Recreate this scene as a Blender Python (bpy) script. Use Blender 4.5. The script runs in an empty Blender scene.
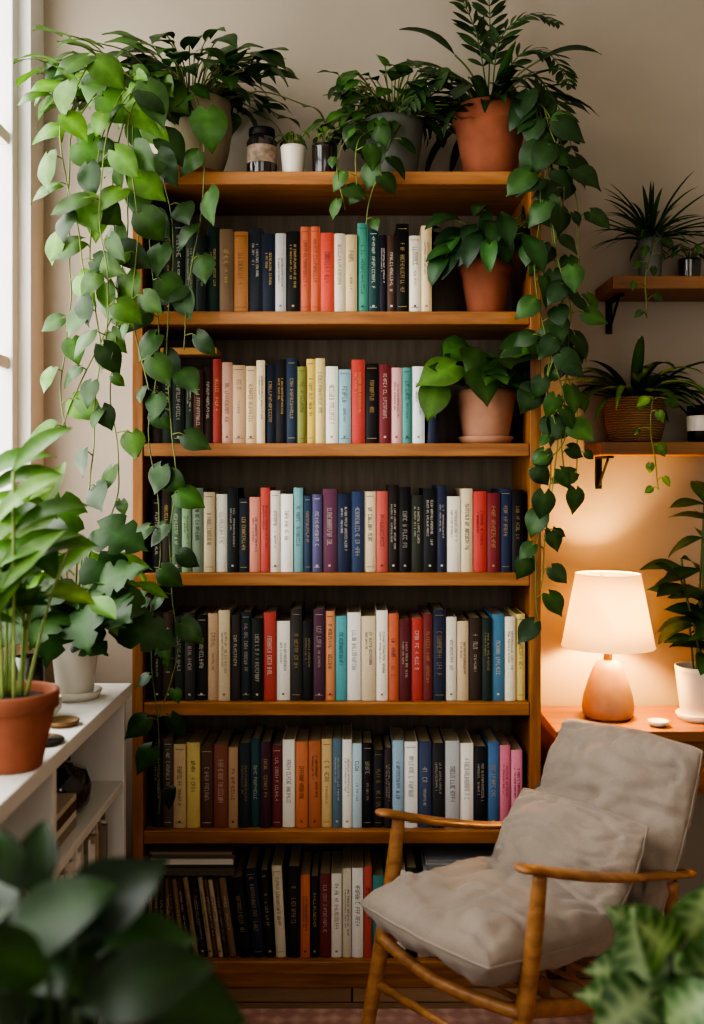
import bpy, math, random
from mathutils import Vector, Matrix, noise
random.seed(7)
R = random.random
def U(a,b): return random.uniform(a,b)
F=1000.0; HZ=480.0; H=1.316
def W(px,py,d): return Vector(((px-352)/F*d, d, H-(py-HZ)/F*d))
def lin(h):
    h=h.lstrip('#'); o=[]
    for i in (0,2,4):
        c=int(h[i:i+2],16)/255; o.append(c/12.92 if c<=.04045 else ((c+.055)/1.055)**2.4)
    return tuple(o)
def mul(c,k): return tuple(min(1,max(0,x*k)) for x in c)
def mixc(a,b,t): return tuple(a[i]*(1-t)+b[i]*t for i in range(3))

# ---------------------------------------------------------------- mesh builder
class MB:
    def __init__(s,clamp=None): s.v=[];s.f=[];s.c=[];s.m=[];s.sm=[];s.clamp=clamp
    def add(s,vs,fs,col=(1,1,1),mat=0,smooth=True):
        o=len(s.v)
        for i,p in enumerate(vs):
            p=Vector(p)
            if s.clamp: p=s.clamp(p)
            s.v.append(p)
            s.c.append(col[i] if isinstance(col,list) else col)
        for f in fs:
            s.f.append([o+i for i in f]); s.m.append(mat); s.sm.append(smooth)
    def box(s,x0,x1,y0,y1,z0,z1,col=(1,1,1),mat=0,xf=None,skip=()):
        vs=[Vector(p) for p in ((x0,y0,z0),(x1,y0,z0),(x1,y1,z0),(x0,y1,z0),(x0,y0,z1),(x1,y0,z1),(x1,y1,z1),(x0,y1,z1))]
        if xf: vs=[xf(p) for p in vs]
        s.add(vs,[(0,3,2,1),(4,5,6,7),(0,1,5,4),(1,2,6,5),(2,3,7,6),(3,0,4,7)],col,mat,False)
    def tube(s,path,r,n=6,col=(1,1,1),mat=0,flat=1.0,caps=True,updir=None):
        path=[Vector(p) for p in path]; vs=[]; N=len(path)
        prev=None
        for i,p in enumerate(path):
            t=(path[min(i+1,N-1)]-path[max(i-1,0)]).normalized()
            up=Vector(updir) if updir else Vector((0,0,1))
            if not updir and abs(t.z)>.9: up=Vector((0,1,0))
            a=t.cross(up)
            if a.length<1e-6: a=Vector((1,0,0))
            a.normalize(); b=a.cross(t).normalized()
            if prev is not None and a.dot(prev)<0 and not updir: a=-a;b=-b
            prev=a
            rr=r[i] if isinstance(r,(list,tuple)) else r
            for k in range(n):
                th=2*math.pi*k/n
                vs.append(p+a*math.cos(th)*rr+b*math.sin(th)*rr*flat)
        fs=[]
        for i in range(N-1):
            for k in range(n):
                fs.append((i*n+k,i*n+(k+1)%n,(i+1)*n+(k+1)%n,(i+1)*n+k))
        if caps:
            fs.append(tuple(range(n-1,-1,-1))); fs.append(tuple((N-1)*n+k for k in range(n)))
        s.add(vs,fs,col,mat)
    def lathe(s,prof,c,n=36,col=(1,1,1),mat=0,smooth=True,wob=0):
        c=Vector(c); vs=[];fs=[]
        for (r,z) in prof:
            for k in range(n):
                th=2*math.pi*k/n; rr=max(r,1e-5)
                vs.append(c+Vector((math.cos(th)*rr,math.sin(th)*rr,z)))
        for i in range(len(prof)-1):
            for k in range(n):
                fs.append((i*n+k,i*n+(k+1)%n,(i+1)*n+(k+1)%n,(i+1)*n+k))
        s.add(vs,fs,col,mat,smooth)
    def build(s,name,mats,parent=None,origin=None,bevel=0,autosmooth=False):
        me=bpy.data.meshes.new(name)
        og=Vector(origin) if origin is not None else Vector((0,0,0))
        me.from_pydata([tuple(p-og) for p in s.v],[],s.f)
        for m in mats: me.materials.append(m)
        for i,p in enumerate(me.polygons):
            p.material_index=s.m[i]; p.use_smooth=s.sm[i]
        ca=me.color_attributes.new('Col','FLOAT_COLOR','POINT')
        for i,c in enumerate(s.c): ca.data[i].color=(c[0],c[1],c[2],1)
        me.update()
        ob=bpy.data.objects.new(name,me); bpy.context.scene.collection.objects.link(ob)
        if parent: ob.parent=parent
        else: ob.location=og
        if bevel:
            b=ob.modifiers.new('bevel','BEVEL'); b.width=bevel; b.segments=2; b.limit_method='ANGLE'
        return ob
def empty(name,loc):
    e=bpy.data.objects.new(name,None); e.location=loc; e.empty_display_size=.05
    bpy.context.scene.collection.objects.link(e); return e
def smoothpath(pts,per=6):
    pts=[Vector(p) for p in pts]; out=[]
    P=[pts[0]]+pts+[pts[-1]]
    for i in range(1,len(P)-2):
        for k in range(per):
            t=k/per; a,b,c,d=P[i-1],P[i],P[i+1],P[i+2]
            out.append(.5*((2*b)+(c-a)*t+(2*a-5*b+4*c-d)*t*t+(-a+3*b-3*c+d)*t**3))
    out.append(pts[-1]); return out

# ---------------------------------------------------------------- materials
def newmat(name):
    m=bpy.data.materials.new(name); m.use_nodes=True; nt=m.node_tree
    return m,nt,nt.nodes['Principled BSDF']
def bump(nt,b,src,strength=.2,dist=.002):
    n=nt.nodes.new('ShaderNodeBump'); n.inputs['Strength'].default_value=strength; n.inputs['Distance'].default_value=dist
    nt.links.new(src,n.inputs['Height']); nt.links.new(n.outputs[0],b.inputs['Normal'])
def plain(name,col,rough=.6,nscale=20,var=.12,bmp=.15,bdist=.001,metal=0,coat=0):
    m,nt,b=newmat(name)
    tc=nt.nodes.new('ShaderNodeTexCoord'); no=nt.nodes.new('ShaderNodeTexNoise')
    no.inputs['Scale'].default_value=nscale; no.inputs['Detail'].default_value=5
    nt.links.new(tc.outputs['Object'],no.inputs['Vector'])
    r=nt.nodes.new('ShaderNodeValToRGB')
    r.color_ramp.elements[0].position=.3; r.color_ramp.elements[1].position=.7
    r.color_ramp.elements[0].color=(*mul(col,1-var),1); r.color_ramp.elements[1].color=(*mul(col,1+var),1)
    nt.links.new(no.outputs[0],r.inputs[0]); nt.links.new(r.outputs[0],b.inputs['Base Color'])
    b.inputs['Roughness'].default_value=rough; b.inputs['Metallic'].default_value=metal
    b.inputs['Coat Weight'].default_value=coat
    if bmp: bump(nt,b,no.outputs[0],bmp,bdist)
    return m
def wood(name,c1,c2,axis='X',rough=.45,scale=1.0):
    m,nt,b=newmat(name)
    tc=nt.nodes.new('ShaderNodeTexCoord'); mp=nt.nodes.new('ShaderNodeMapping')
    s={'X':(1.2,14,14),'Y':(14,1.2,14),'Z':(14,14,1.2)}[axis]
    mp.inputs['Scale'].default_value=tuple(v*scale for v in s)
    nt.links.new(tc.outputs['Object'],mp.inputs[0])
    no=nt.nodes.new('ShaderNodeTexNoise'); no.inputs['Scale'].default_value=3; no.inputs['Detail'].default_value=8; no.inputs['Distortion'].default_value=.6
    nt.links.new(mp.outputs[0],no.inputs['Vector'])
    n2=nt.nodes.new('ShaderNodeTexNoise'); n2.inputs['Scale'].default_value=14; n2.inputs['Detail'].default_value=4
    nt.links.new(mp.outputs[0],n2.inputs['Vector'])
    r=nt.nodes.new('ShaderNodeValToRGB'); r.color_ramp.elements[0].position=.32; r.color_ramp.elements[1].position=.68
    r.color_ramp.elements[0].color=(*c1,1); r.color_ramp.elements[1].color=(*c2,1)
    nt.links.new(no.outputs[0],r.inputs[0])
    mx=nt.nodes.new('ShaderNodeMixRGB'); mx.blend_type='MULTIPLY'; mx.inputs[0].default_value=.3
    nt.links.new(r.outputs[0],mx.inputs[1]); nt.links.new(n2.outputs[0],mx.inputs[2])
    nt.links.new(mx.outputs[0],b.inputs['Base Color']); b.inputs['Roughness'].default_value=rough
    bump(nt,b,n2.outputs[0],.15,.001)
    return m
def vcol(name,rough=.5,var=.25,nscale=30,trans=0,bmp=.1,spec=.5):
    m,nt,b=newmat(name)
    at=nt.nodes.new('ShaderNodeAttribute'); at.attribute_name='Col'
    tc=nt.nodes.new('ShaderNodeTexCoord'); no=nt.nodes.new('ShaderNodeTexNoise'); no.inputs['Scale'].default_value=nscale; no.inputs['Detail'].default_value=4
    nt.links.new(tc.outputs['Object'],no.inputs['Vector'])
    mr=nt.nodes.new('ShaderNodeMapRange'); mr.inputs['From Min'].default_value=.3; mr.inputs['From Max'].default_value=.7
    mr.inputs['To Min'].default_value=1-var; mr.inputs['To Max'].default_value=1+var
    nt.links.new(no.outputs[0],mr.inputs[0])
    vm=nt.nodes.new('ShaderNodeVectorMath'); vm.operation='SCALE'
    nt.links.new(at.outputs['Color'],vm.inputs[0]); nt.links.new(mr.outputs[0],vm.inputs['Scale'])
    nt.links.new(vm.outputs[0],b.inputs['Base Color']); b.inputs['Roughness'].default_value=rough
    b.inputs['Specular IOR Level'].default_value=spec
    if bmp: bump(nt,b,no.outputs[0],bmp,.001)
    if trans:
        tr=nt.nodes.new('ShaderNodeBsdfTranslucent'); mx=nt.nodes.new('ShaderNodeMixShader'); mx.inputs[0].default_value=trans
        v2=nt.nodes.new('ShaderNodeVectorMath'); v2.operation='MULTIPLY'; v2.inputs[1].default_value=(1.35,1.5,.6)
        nt.links.new(vm.outputs[0],v2.inputs[0]); nt.links.new(v2.outputs[0],tr.inputs[0])
        nt.links.new(b.outputs[0],mx.inputs[1]); nt.links.new(tr.outputs[0],mx.inputs[2])
        nt.links.new(mx.outputs[0],nt.nodes['Material Output'].inputs[0])
    return m
M_leaf=vcol('leaf',.40,.20,40,trans=.18,spec=.38)
M_stem=vcol('stem',.6,.15,40)
M_book=vcol('book_cloth',.6,.06,300,bmp=.1,spec=.3)
M_wall=plain('wall_plaster',lin('#a3998a'),.9,3,.05,.1,.002)
M_white=plain('white_paint',lin('#dcdad3'),.5,6,.03,.05)
M_ceil=plain('ceiling_paint',lin('#c8c0b4'),.9,4,.03,.05)
M_woodH=wood('bookcase_wood_h',lin('#8f5a2b'),lin('#ba8048'),'X')
M_woodV=wood('bookcase_wood_v',lin('#885428'),lin('#b37a43'),'Z')
M_back=wood('bookcase_back_panel',lin('#75695a'),lin('#8c806d'),'Z',.8)
M_chairw=wood('chair_wood',lin('#8e5f36'),lin('#ba8552'),'X',.4,.8)
M_shelfw=wood('wall_shelf_wood',lin('#7c5430'),lin('#9c6c40'),'X',.5)
M_terra=plain('terracotta',lin('#95583f'),.9,14,.2,.3,.003)
M_terra2=plain('pale_terracotta',lin('#b3836a'),.85,14,.14,.2,.002)
M_cream=plain('cream_ceramic',lin('#a0967a'),.5,10,.12,.12,.001)
M_gray=plain('gray_ceramic',lin('#6a6d64'),.6,12,.14,.15,.001)
M_whitecer=plain('white_ceramic',lin('#cfc8ba'),.4,8,.06,.05,coat=.2)
M_soil=plain('soil',lin('#2c2018'),.95,90,.5,1,.006)
M_dark=plain('dark_glass_jar',lin('#2a2422'),.15,8,.2,0,coat=.6)
M_label=plain('paper_label',lin('#8d7a68'),.7,60,.4,.05)
M_metal=plain('black_metal',lin('#1c1a19'),.45,20,.1,.05,metal=.6)
M_brass=plain('brass',lin('#8f7350'),.4,20,.1,.05,metal=.8)
M_lampbase=plain('lamp_base_stone',lin('#9c7f66'),.7,22,.18,.3,.003)
M_dark_table=wood('side_table_wood',lin('#7a4c28'),lin('#9a683a'),'X',.45)
def wicker():
    m,nt,b=newmat('wicker')
    tc=nt.nodes.new('ShaderNodeTexCoord'); wv=nt.nodes.new('ShaderNodeTexWave'); wv.bands_direction='Z'
    wv.inputs['Scale'].default_value=45; wv.inputs['Distortion'].default_value=3; wv.inputs['Detail'].default_value=2
    nt.links.new(tc.outputs['Object'],wv.inputs['Vector'])
    r=nt.nodes.new('ShaderNodeValToRGB'); r.color_ramp.elements[0].color=(*lin('#5f4228'),1); r.color_ramp.elements[1].color=(*lin('#9c7850'),1)
    nt.links.new(wv.outputs[0],r.inputs[0]); nt.links.new(r.outputs[0],b.inputs['Base Color']); b.inputs['Roughness'].default_value=.8
    bump(nt,b,wv.outputs[0],.6,.004); return m
M_wicker=wicker()
def fabric(name,col,pattern=None):
    m,nt,b=newmat(name)
    tc=nt.nodes.new('ShaderNodeTexCoord')
    no=nt.nodes.new('ShaderNodeTexNoise'); no.inputs['Scale'].default_value=9; no.inputs['Detail'].default_value=6
    n2=nt.nodes.new('ShaderNodeTexNoise'); n2.inputs['Scale'].default_value=450; n2.inputs['Detail'].default_value=2
    for n in (no,n2): nt.links.new(tc.outputs['Object'],n.inputs['Vector'])
    mx=nt.nodes.new('ShaderNodeMixRGB'); mx.inputs[0].default_value=.45
    nt.links.new(no.outputs[0],mx.inputs[1]); nt.links.new(n2.outputs[0],mx.inputs[2])
    r=nt.nodes.new('ShaderNodeValToRGB'); r.color_ramp.elements[0].position=.3; r.color_ramp.elements[1].position=.7
    r.color_ramp.elements[0].color=(*mul(col,.78),1); r.color_ramp.elements[1].color=(*mul(col,1.2),1)
    nt.links.new(mx.outputs[0],r.inputs[0]); out=r.outputs[0]
    if pattern:
        vo=nt.nodes.new('ShaderNodeTexVoronoi'); vo.inputs['Scale'].default_value=22; vo.distance='MANHATTAN'; vo.inputs['Randomness'].default_value=.35
        nt.links.new(tc.outputs['Object'],vo.inputs['Vector'])
        r2=nt.nodes.new('ShaderNodeValToRGB'); r2.color_ramp.interpolation='LINEAR'
        r2.color_ramp.elements[0].position=.25; r2.color_ramp.elements[0].color=(1,1,1,1)
        r2.color_ramp.elements[1].position=.75; r2.color_ramp.elements[1].color=(*pattern,1)
        nt.links.new(vo.outputs['Distance'],r2.inputs[0])
        m2=nt.nodes.new('ShaderNodeMixRGB'); m2.blend_type='MULTIPLY'; m2.inputs[0].default_value=.6
        nt.links.new(out,m2.inputs[1]); nt.links.new(r2.outputs[0],m2.inputs[2]); out=m2.outputs[0]
    nt.links.new(out,b.inputs['Base Color'])
    b.inputs['Roughness'].default_value=.95; b.inputs['Sheen Weight'].default_value=.2
    bump(nt,b,mx.outputs[0],.6,.004); return m
M_fabric=fabric('linen_fabric',lin('#94877a'))
M_rug=fabric('rug_wool',lin('#bd9484'),(.5,.30,.27))
def floormat():
    m,nt,b=newmat('floor_planks')
    tc=nt.nodes.new('ShaderNodeTexCoord'); br=nt.nodes.new('ShaderNodeTexBrick')
    br.inputs['Scale'].default_value=1; br.inputs['Brick Width'].default_value=1.1; br.inputs['Row Height'].default_value=.12
    br.inputs['Mortar Size'].default_value=.003
    br.inputs['Color1'].default_value=(*lin('#8f6f54'),1); br.inputs['Color2'].default_value=(*lin('#a58465'),1); br.inputs['Mortar'].default_value=(*lin('#33241a'),1)
    nt.links.new(tc.outputs['Object'],br.inputs['Vector'])
    mp=nt.nodes.new('ShaderNodeMapping'); mp.inputs['Scale'].default_value=(2,25,1); nt.links.new(tc.outputs['Object'],mp.inputs[0])
    no=nt.nodes.new('ShaderNodeTexNoise'); no.inputs['Scale'].default_value=4; no.inputs['Detail'].default_value=6; nt.links.new(mp.outputs[0],no.inputs['Vector'])
    mx=nt.nodes.new('ShaderNodeMixRGB'); mx.blend_type='MULTIPLY'; mx.inputs[0].default_value=.4
    nt.links.new(br.outputs[0],mx.inputs[1]); nt.links.new(no.outputs[0],mx.inputs[2])
    nt.links.new(mx.outputs[0],b.inputs['Base Color']); b.inputs['Roughness'].default_value=.4; return m
M_floor=floormat()
def shademat():
    m,nt,b=newmat('lampshade_linen')
    tr=nt.nodes.new('ShaderNodeBsdfTranslucent'); tr.inputs[0].default_value=(.85,.72,.45,1)
    b.inputs['Base Color'].default_value=(.78,.66,.46,1); b.inputs['Roughness'].default_value=.9
    b.inputs['Emission Color'].default_value=(1,.66,.26,1); b.inputs['Emission Strength'].default_value=.75
    mx=nt.nodes.new('ShaderNodeMixShader'); mx.inputs[0].default_value=.32
    nt.links.new(b.outputs[0],mx.inputs[1]); nt.links.new(tr.outputs[0],mx.inputs[2]); nt.links.new(mx.outputs[0],nt.nodes['Material Output'].inputs[0])
    return m
M_shade=shademat()

# ---------------------------------------------------------------- room
YB=2.92; XL=-.90; XR=1.75; YF=-1.7; ZC=2.9
def simplebox(name,x0,x1,y0,y1,z0,z1,mat,bevel=0):
    mb=MB(); mb.box(x0,x1,y0,y1,z0,z1); return mb.build(name,[mat],bevel=bevel)
simplebox('floor',XL-.15,XR+.1,YF-.1,YB+.1,-.06,0,M_floor)
simplebox('ceiling',XL-.15,XR+.1,YF-.1,YB+.1,ZC,ZC+.08,M_ceil)
simplebox('wall_back',XL-.15,XR+.1,YB,YB+.1,0,ZC,M_wall)
simplebox('wall_right',XR,XR+.1,YF,YB,0,ZC,M_wall)
WY0,WY1,WZ0,WZ1=.55,2.80,.98,2.82
mb=MB()
mb.box(XL-.15,XL,YF,YB,0,WZ0); mb.box(XL-.15,XL,YF,YB,WZ1,ZC); mb.box(XL-.15,XL,YF,WY0,WZ0,WZ1); mb.box(XL-.15,XL,WY1,YB,WZ0,WZ1)
mb.build('wall_left',[M_white])
mb=MB(); fx0,fx1=XL-.08,XL-.035
mb.box(fx0,fx1,WY0,WY1,WZ0,WZ0+.05); mb.box(fx0,fx1,WY0,WY1,WZ1-.05,WZ1)
for y in (WY0,WY1-.045,1.62): mb.box(fx0,fx1,y,y+.045,WZ0+.05,WZ1-.05)
for z in (2.24,1.62): mb.box(fx0+.01,fx1-.01,WY0+.045,WY1-.045,z,z+.035)
mb.box(XL-.033,XL+.008,WY0-.02,WY1-.004,WZ0-.03,WZ0-.002)
mb.build('window_1',[M_white],bevel=.003)
mb=MB(); mb.box(XL,XR,YF-.1,YF,0,.7); mb.box(XL,XR,YF-.1,YF,2.5,ZC); mb.box(XL,-.6,YF-.1,YF,.7,2.5); mb.box(1.2,XR,YF-.1,YF,.7,2.5)
mb.build('wall_front',[M_wall])
mb=MB(); y0,y1=YF-.08,YF-.03
mb.box(-.6,1.2,y0,y1,.7,.76); mb.box(-.6,1.2,y0,y1,2.44,2.5)
for x in (-.6,.27,1.14): mb.box(x,x+.06,y0,y1,.76,2.44)
mb.build('window_2',[M_white],bevel=.003)
simplebox('baseboard_back',.50,XR,YB-.015,YB,0,.09,M_white,.003)
simplebox('rug',-.35,1.5,.5,2.47,0,.012,M_rug,.004)

# ---------------------------------------------------------------- bookcase
BX0,BX1=-.5676,.4876; BY0,BY1=2.58,2.885
SH=[2.111,1.752,1.411,1.076,.741,.410,.072]; TH=.034
bc=empty('bookcase',(0,2.73,0)); og=(0,2.73,0)
mb=MB(); mb.box(BX0,BX0+.028,BY0,BY1,0,SH[0]-TH-.0005); mb.box(BX1-.028,BX1,BY0,BY1,0,SH[0]-TH-.0005)
mb.build('side_panels',[M_woodV],bc,og,.002)
mb=MB(); mb.box(BX0-.006,BX1+.006,BY0-.006,BY1,SH[0]-TH,SH[0])
for z in SH[1:]: mb.box(BX0+.0285,BX1-.0285,BY0+.003,BY1-.012,z-TH,z)
mb.box(BX0+.0285,BX1-.0285,BY0+.010,BY0+.030,0,SH[6]-TH-.0005)
mb.build('shelf_boards',[M_woodH],bc,og,.003)
mb=MB(); mb.box(BX0+.0285,BX1-.0285,BY1-.011,BY1-.001,.02,SH[0]-TH-.001)
mb.build('back_panel',[M_back],bc,og)

# ---------------------------------------------------------------- books
rows=[
 (0,[(151,'#2b2f2c'),(162,'#3a2f28'),(173,'#23302c'),(184,'#4a5a4a'),(195,'#26332f'),(206,'#1d3a33'),(219,'#8c6f52'),(233,'#b0743a'),(248,'#27303c'),(262,'#1f2a3e'),(275,'#b8b9b8'),(286,'#1c1b1d'),(300,'#d2633c'),(310,'#e0663a'),(320,'#d8452c'),(334,'#d9cdb0'),(345,'#dcc18c'),(357,'#3f9c86'),(368,'#1c4a4a'),(379,'#262033'),(387,'#5a3f33'),(396,'#191818'),(409,'#e4dcc8'),(421,'#dcc391'),(432,None)],(222,236)),
 (1,[(151,'#3b2e24'),(161,'#2d3a30'),(172,'#23302a'),(184,'#39493a'),(193,'#5b2e26'),(203,'#3b2422'),(212,'#b33a30'),(221,'#d6a58e'),(232,'#cfa981'),(245,'#d9bf93'),(256,'#e0cda4'),(265,'#212d44'),(275,'#242229'),(286,'#263a55'),(297,'#8a9140'),(306,'#e2c24e'),(315,'#e3cf86'),(325,'#e8e4da'),(338,'#8fc3cf'),(351,'#d23b34'),(365,'#1d1b1d'),(379,'#7c2530'),(391,'#dba1a0'),(402,'#4d9a93'),(412,'#d9e0e0'),(425,None)],(357,370)),
 (2,[(151,'#2a2a28'),(161,'#3a3026'),(171,'#5b7c5c'),(181,'#86a67c'),(191,'#7d927a'),(203,'#cdb993'),(215,'#e0dccd'),(227,'#1d2326'),(238,'#24303c'),(249,'#d98874'),(260,'#c9453c'),(270,'#e6dcd0'),(280,'#e8e6df'),(293,'#6ba7b0'),(303,'#2f4966'),(312,'#5d5b8c'),(322,'#6c3a58'),(337,'#1f2c4b'),(351,'#2c4168'),(364,'#e4cfa7'),(376,'#d6584c'),(388,'#2d2220'),(399,'#1b1b1e'),(411,'#343a30'),(423,'#1f2228'),(437,'#2a3350'),(447,'#e7e0cf'),(461,'#dcc9a2'),(473,'#cc3832'),(487,'#8a2430'),(500,'#263357'),(512,'#1e1c20'),(524,None)],(484,500)),
 (3,[(151,'#2b2724'),(162,'#4b3226'),(173,'#26302a'),(184,'#3c3a36'),(195,'#23211f'),(207,'#c4a07c'),(218,'#dcc6a0'),(230,'#393530'),(240,'#28323a'),(251,'#1f2522'),(263,'#c43b33'),(276,'#e9e5dc'),(290,'#3a3734'),(302,'#1d1e22'),(313,'#563148'),(325,'#d88a54'),(335,'#4bb0bb'),(347,'#ece9e2'),(361,'#d9c6a2'),(376,'#e9e1cf'),(388,'#d9673c'),(399,'#6b2229'),(411,'#c4342f'),(423,'#7c2a2c'),(433,'#26304a'),(446,'#e6dfcf'),(457,'#d2b98f'),(469,'#3f2f26'),(482,'#24352f'),(492,'#3f82a8'),(505,'#e9dfc3'),(516,'#e5cc6a'),(526,None)],(609,622)),
 (4,[(151,'#2d2823'),(162,'#5a4a3a'),(173,'#c5a877'),(186,'#dabf68'),(200,'#5b3b28'),(213,'#8d4a34'),(228,'#b98f68'),(238,'#27323c'),(250,'#1f4f55'),(260,'#4a2138'),(271,'#7c2a33'),(282,'#e7e3da'),(295,'#d9773f'),(308,'#c26b36'),(321,'#d9b877'),(332,'#5a7d95'),(342,'#ece9e1'),(352,'#aac8d8'),(362,'#1d1b1e'),(373,'#25252b'),(384,'#3b2b33'),(392,'#8fb6cf'),(404,'#e7e7e4'),(418,'#38476a'),(432,'#2a2a2e'),(445,'#b9bcc0'),(460,'#e9e6de'),(474,'#1b1c20'),(488,'#3770a5'),(500,'#d96a8a'),(511,'#e07a9c'),(523,None)],(737,752)),
]
mb=MB()
PAGE=lin('#b9aa86')
def book(x0,x1,z0,h,depth,col,yf=2.602,xf=None,textseed=0):
    g=.0006; x0+=g; x1-=g; w=x1-x0; y1=yf+depth; ct=.0022
    col=lin(col); gr=sum(col)/3; col=mixc(col,(gr*1.03,gr*.98,gr*.85),.20); col=mul(col,U(.84,1.02)); dk=mul(col,.85)
    mb.box(x0,x0+ct,yf+.004,y1,z0,z0+h,dk,0,xf); mb.box(x1-ct,x1,yf+.004,y1,z0,z0+h,dk,0,xf)
    n=6; vs=[];fs=[]
    for k in range(n+1):
        t=k/n; x=x0+w*t; y=yf+.005-.005*max(0,math.sin(math.pi*t))**.6
        vs+= [Vector((x,y,z0)),Vector((x,y,z0+h)),Vector((x,yf+.007,z0)),Vector((x,yf+.007,z0+h))]
    for k in range(n):
        a=4*k; b=a+4
        fs+=[(a,b,b+1,a+1),(a+1,b+1,b+3,a+3)]
    if xf: vs=[xf(v) for v in vs]
    mb.add(vs,fs,col,0,True)
    mb.box(x0+ct,x1-ct,yf+.006,y1-.004,z0+.003,z0+h-.004,PAGE,0,xf)
    lum=.3*col[0]+.6*col[1]+.1*col[2]
    ink=random.choice([lin('#d9d2c2'),lin('#e0d8c6'),lin('#c9ad6a')]) if lum<.2 else random.choice([lin('#2a2622'),lin('#2a2622'),lin('#5c2a22'),lin('#27364f')])
    ink=mixc(ink,col,U(.1,.4))
    yy=yf-.0006
    def q(a,b,c,d,cc=ink):
        vv=[Vector(p) for p in ((a,yy,c),(b,yy,c),(b,yy,d),(a,yy,d))]
        if xf: vv=[xf(v) for v in vv]
        mb.add(vv,[(0,1,2,3)],cc,0,False)
    cx=(x0+x1)/2; style=R()
    def textline(cx,cw,ch,zt,zb,st):
        z=zt
        while z>zb:
            c=ch*U(.75,1.1)
            if R()<.14: z-=c; continue
            a,b=cx-cw/2,cx+cw/2; k=int(R()*6)
            if k!=4: q(a,b,z-st,z)
            if k in(0,1,4): q(a,b,z-c*.7,z-c*.7+st)
            if k in(0,2,5): q(a,a+st*1.3,z-c*.7,z)
            if k in(1,2,3): q(b-st*1.3,b,z-c*.7,z)
            if k in(3,4,0): q(cx-st*.6,cx+st*.6,z-c*.7,z)
            z-=c
    zc=z0+h*U(.5,.62)
    if style<.5:
        L=h*U(.35,.62); textline(cx,min(w*.38,.013)*U(.8,1),U(.0055,.0072),zc+L/2,zc-L/2,.001)
    elif style<.8:
        L=h*U(.35,.55); textline(cx+w*.14,w*.19,.0045,zc+L/2,zc-L/2,.0008); textline(cx-w*.16,w*.16,.004,zc+L/2,zc-L*U(.0,.4),.0007)
    else:
        L=h*U(.15,.25); textline(cx,min(w*.40,.012),.0075,zc+h*.12+L/2,zc+h*.12-L/2,.001); textline(cx,w*.2,.0042,zc-h*.05,zc-h*.25,.0007)
    if style<.2 or style>.9:
        q(x0+.005,x1-.005,z0+h*.06,z0+h*.06+.0013); q(x0+.005,x1-.005,z0+h*.94,z0+h*.94+.0013)
    if R()<.4: q(cx-.003,cx+.003,z0+.014,z0+.014+.005)
for ri,lst,(ya,yb) in rows:
    z0=SH[ri+1]+.0006
    for i in range(len(lst)-1):
        x0=(lst[i][0]-352)*.0026; x1=(lst[i+1][0]-352)*.0026
        yt=ya+(yb-ya)*R()**.9
        h=H-(yt-480)*.0026-z0
        book(x0,x1,z0,h,U(.14,.19),lst[i][1],2.600+U(0,.008))
z0=SH[2]+.001; x=(427-352)*.0026
def leanR(xp,z0,a):
    c,s=math.cos(a),math.sin(a)
    return lambda p: Vector((xp+(p.x-xp)*c+(p.z-z0)*s, p.y, z0+(p.z-z0)*c))
book(x,x+.028,z0,.20,.16,'#24304a',2.603,leanR(x,z0,.05))
z0=SH[6]+.001; xx=-.533
thin=['#5b4432','#6e4f38','#3d2f27','#7e5c3e','#4a3426','#8b6a48','#50301f','#a3845c','#3a2a22','#b39a72','#6a4a34','#c9b088','#4d3a2c','#8c6b4b']
def leanLs(xp,z0,a):
    c,s=math.cos(a),math.sin(a)
    return lambda p: Vector((xp+(p.x-xp)*c-(p.z-z0)*s, p.y, z0+(p.x-xp)*s+(p.z-z0)*c))
for k,cn in enumerate(thin):
    w=U(.012,.02); a=.14*min(1,k/6) if k>3 else 0
    book(xx,xx+w,z0,.205+U(-.004,.004),.2,cn,2.602,leanLs(xx,z0,a) if a else None) ; xx+=w*(1.01)+ (.0035 if k<9 and k>2 else 0)
xx+=.006
r6=['#1f2024','#272f45','#26231f','#d6c9ae','#1f1e22','#d8703a','#20222a','#7c2a2c','#e9e4da','#dfd5c0','#e6e6e4','#c94a3a','#2e8b8b','#22355f','#e2ddd0','#2f2a28','#c4a988','#31506e','#e7e2d5','#8a2f2b','#24272c','#cfc3ab','#3a5a4a','#dadada','#7a4a2c','#242c40','#e0d6c0','#a23a30','#2a2725','#d9cfb8','#35608a','#ece6da','#222226']
for k,cn in enumerate(r6):
    w=U(.022,.034)
    if xx+w>.445: break
    a=(.12,.10,.08,.05)[k] if k<4 else 0
    book(xx,xx+w,z0,U(.205,.24) if (xx<.17) else U(.19,.2),.18,cn,2.602,leanLs(xx,z0,a) if a else None); xx+=w*1.01+(.002 if k<4 else 0)
books=mb.build('books',[M_book])
mb=MB()
def flatstack(x0,x1,z,n,y0=2.6,cols=('#e0dbd0',)):
    for k in range(n):
        t=U(.005,.010); o=U(-.006,.006); c=lin(random.choice(cols))
        mb.box(x0+o,x1+o,y0+U(0,.008),y0+.21,z,z+t,c)
        z+=t+.0006
flatstack(-.525,-.31,z0+.214,7,cols=('#b9b0a0','#5d564c','#d8d2c4','#8a7a66','#3f4238'))
flatstack(.19,.43,z0+.2045,6,cols=('#e4e2dc','#c7c9c6','#8d9499','#dedcd4'))
mb.build('magazine_stack',[M_book])
mb=MB(); mb.box(-.50,-.352,2.603,2.70,SH[2]+.232,SH[2]+.25,lin('#b98a52')); mb.build('paperback_book',[M_book],bevel=.002)

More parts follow.
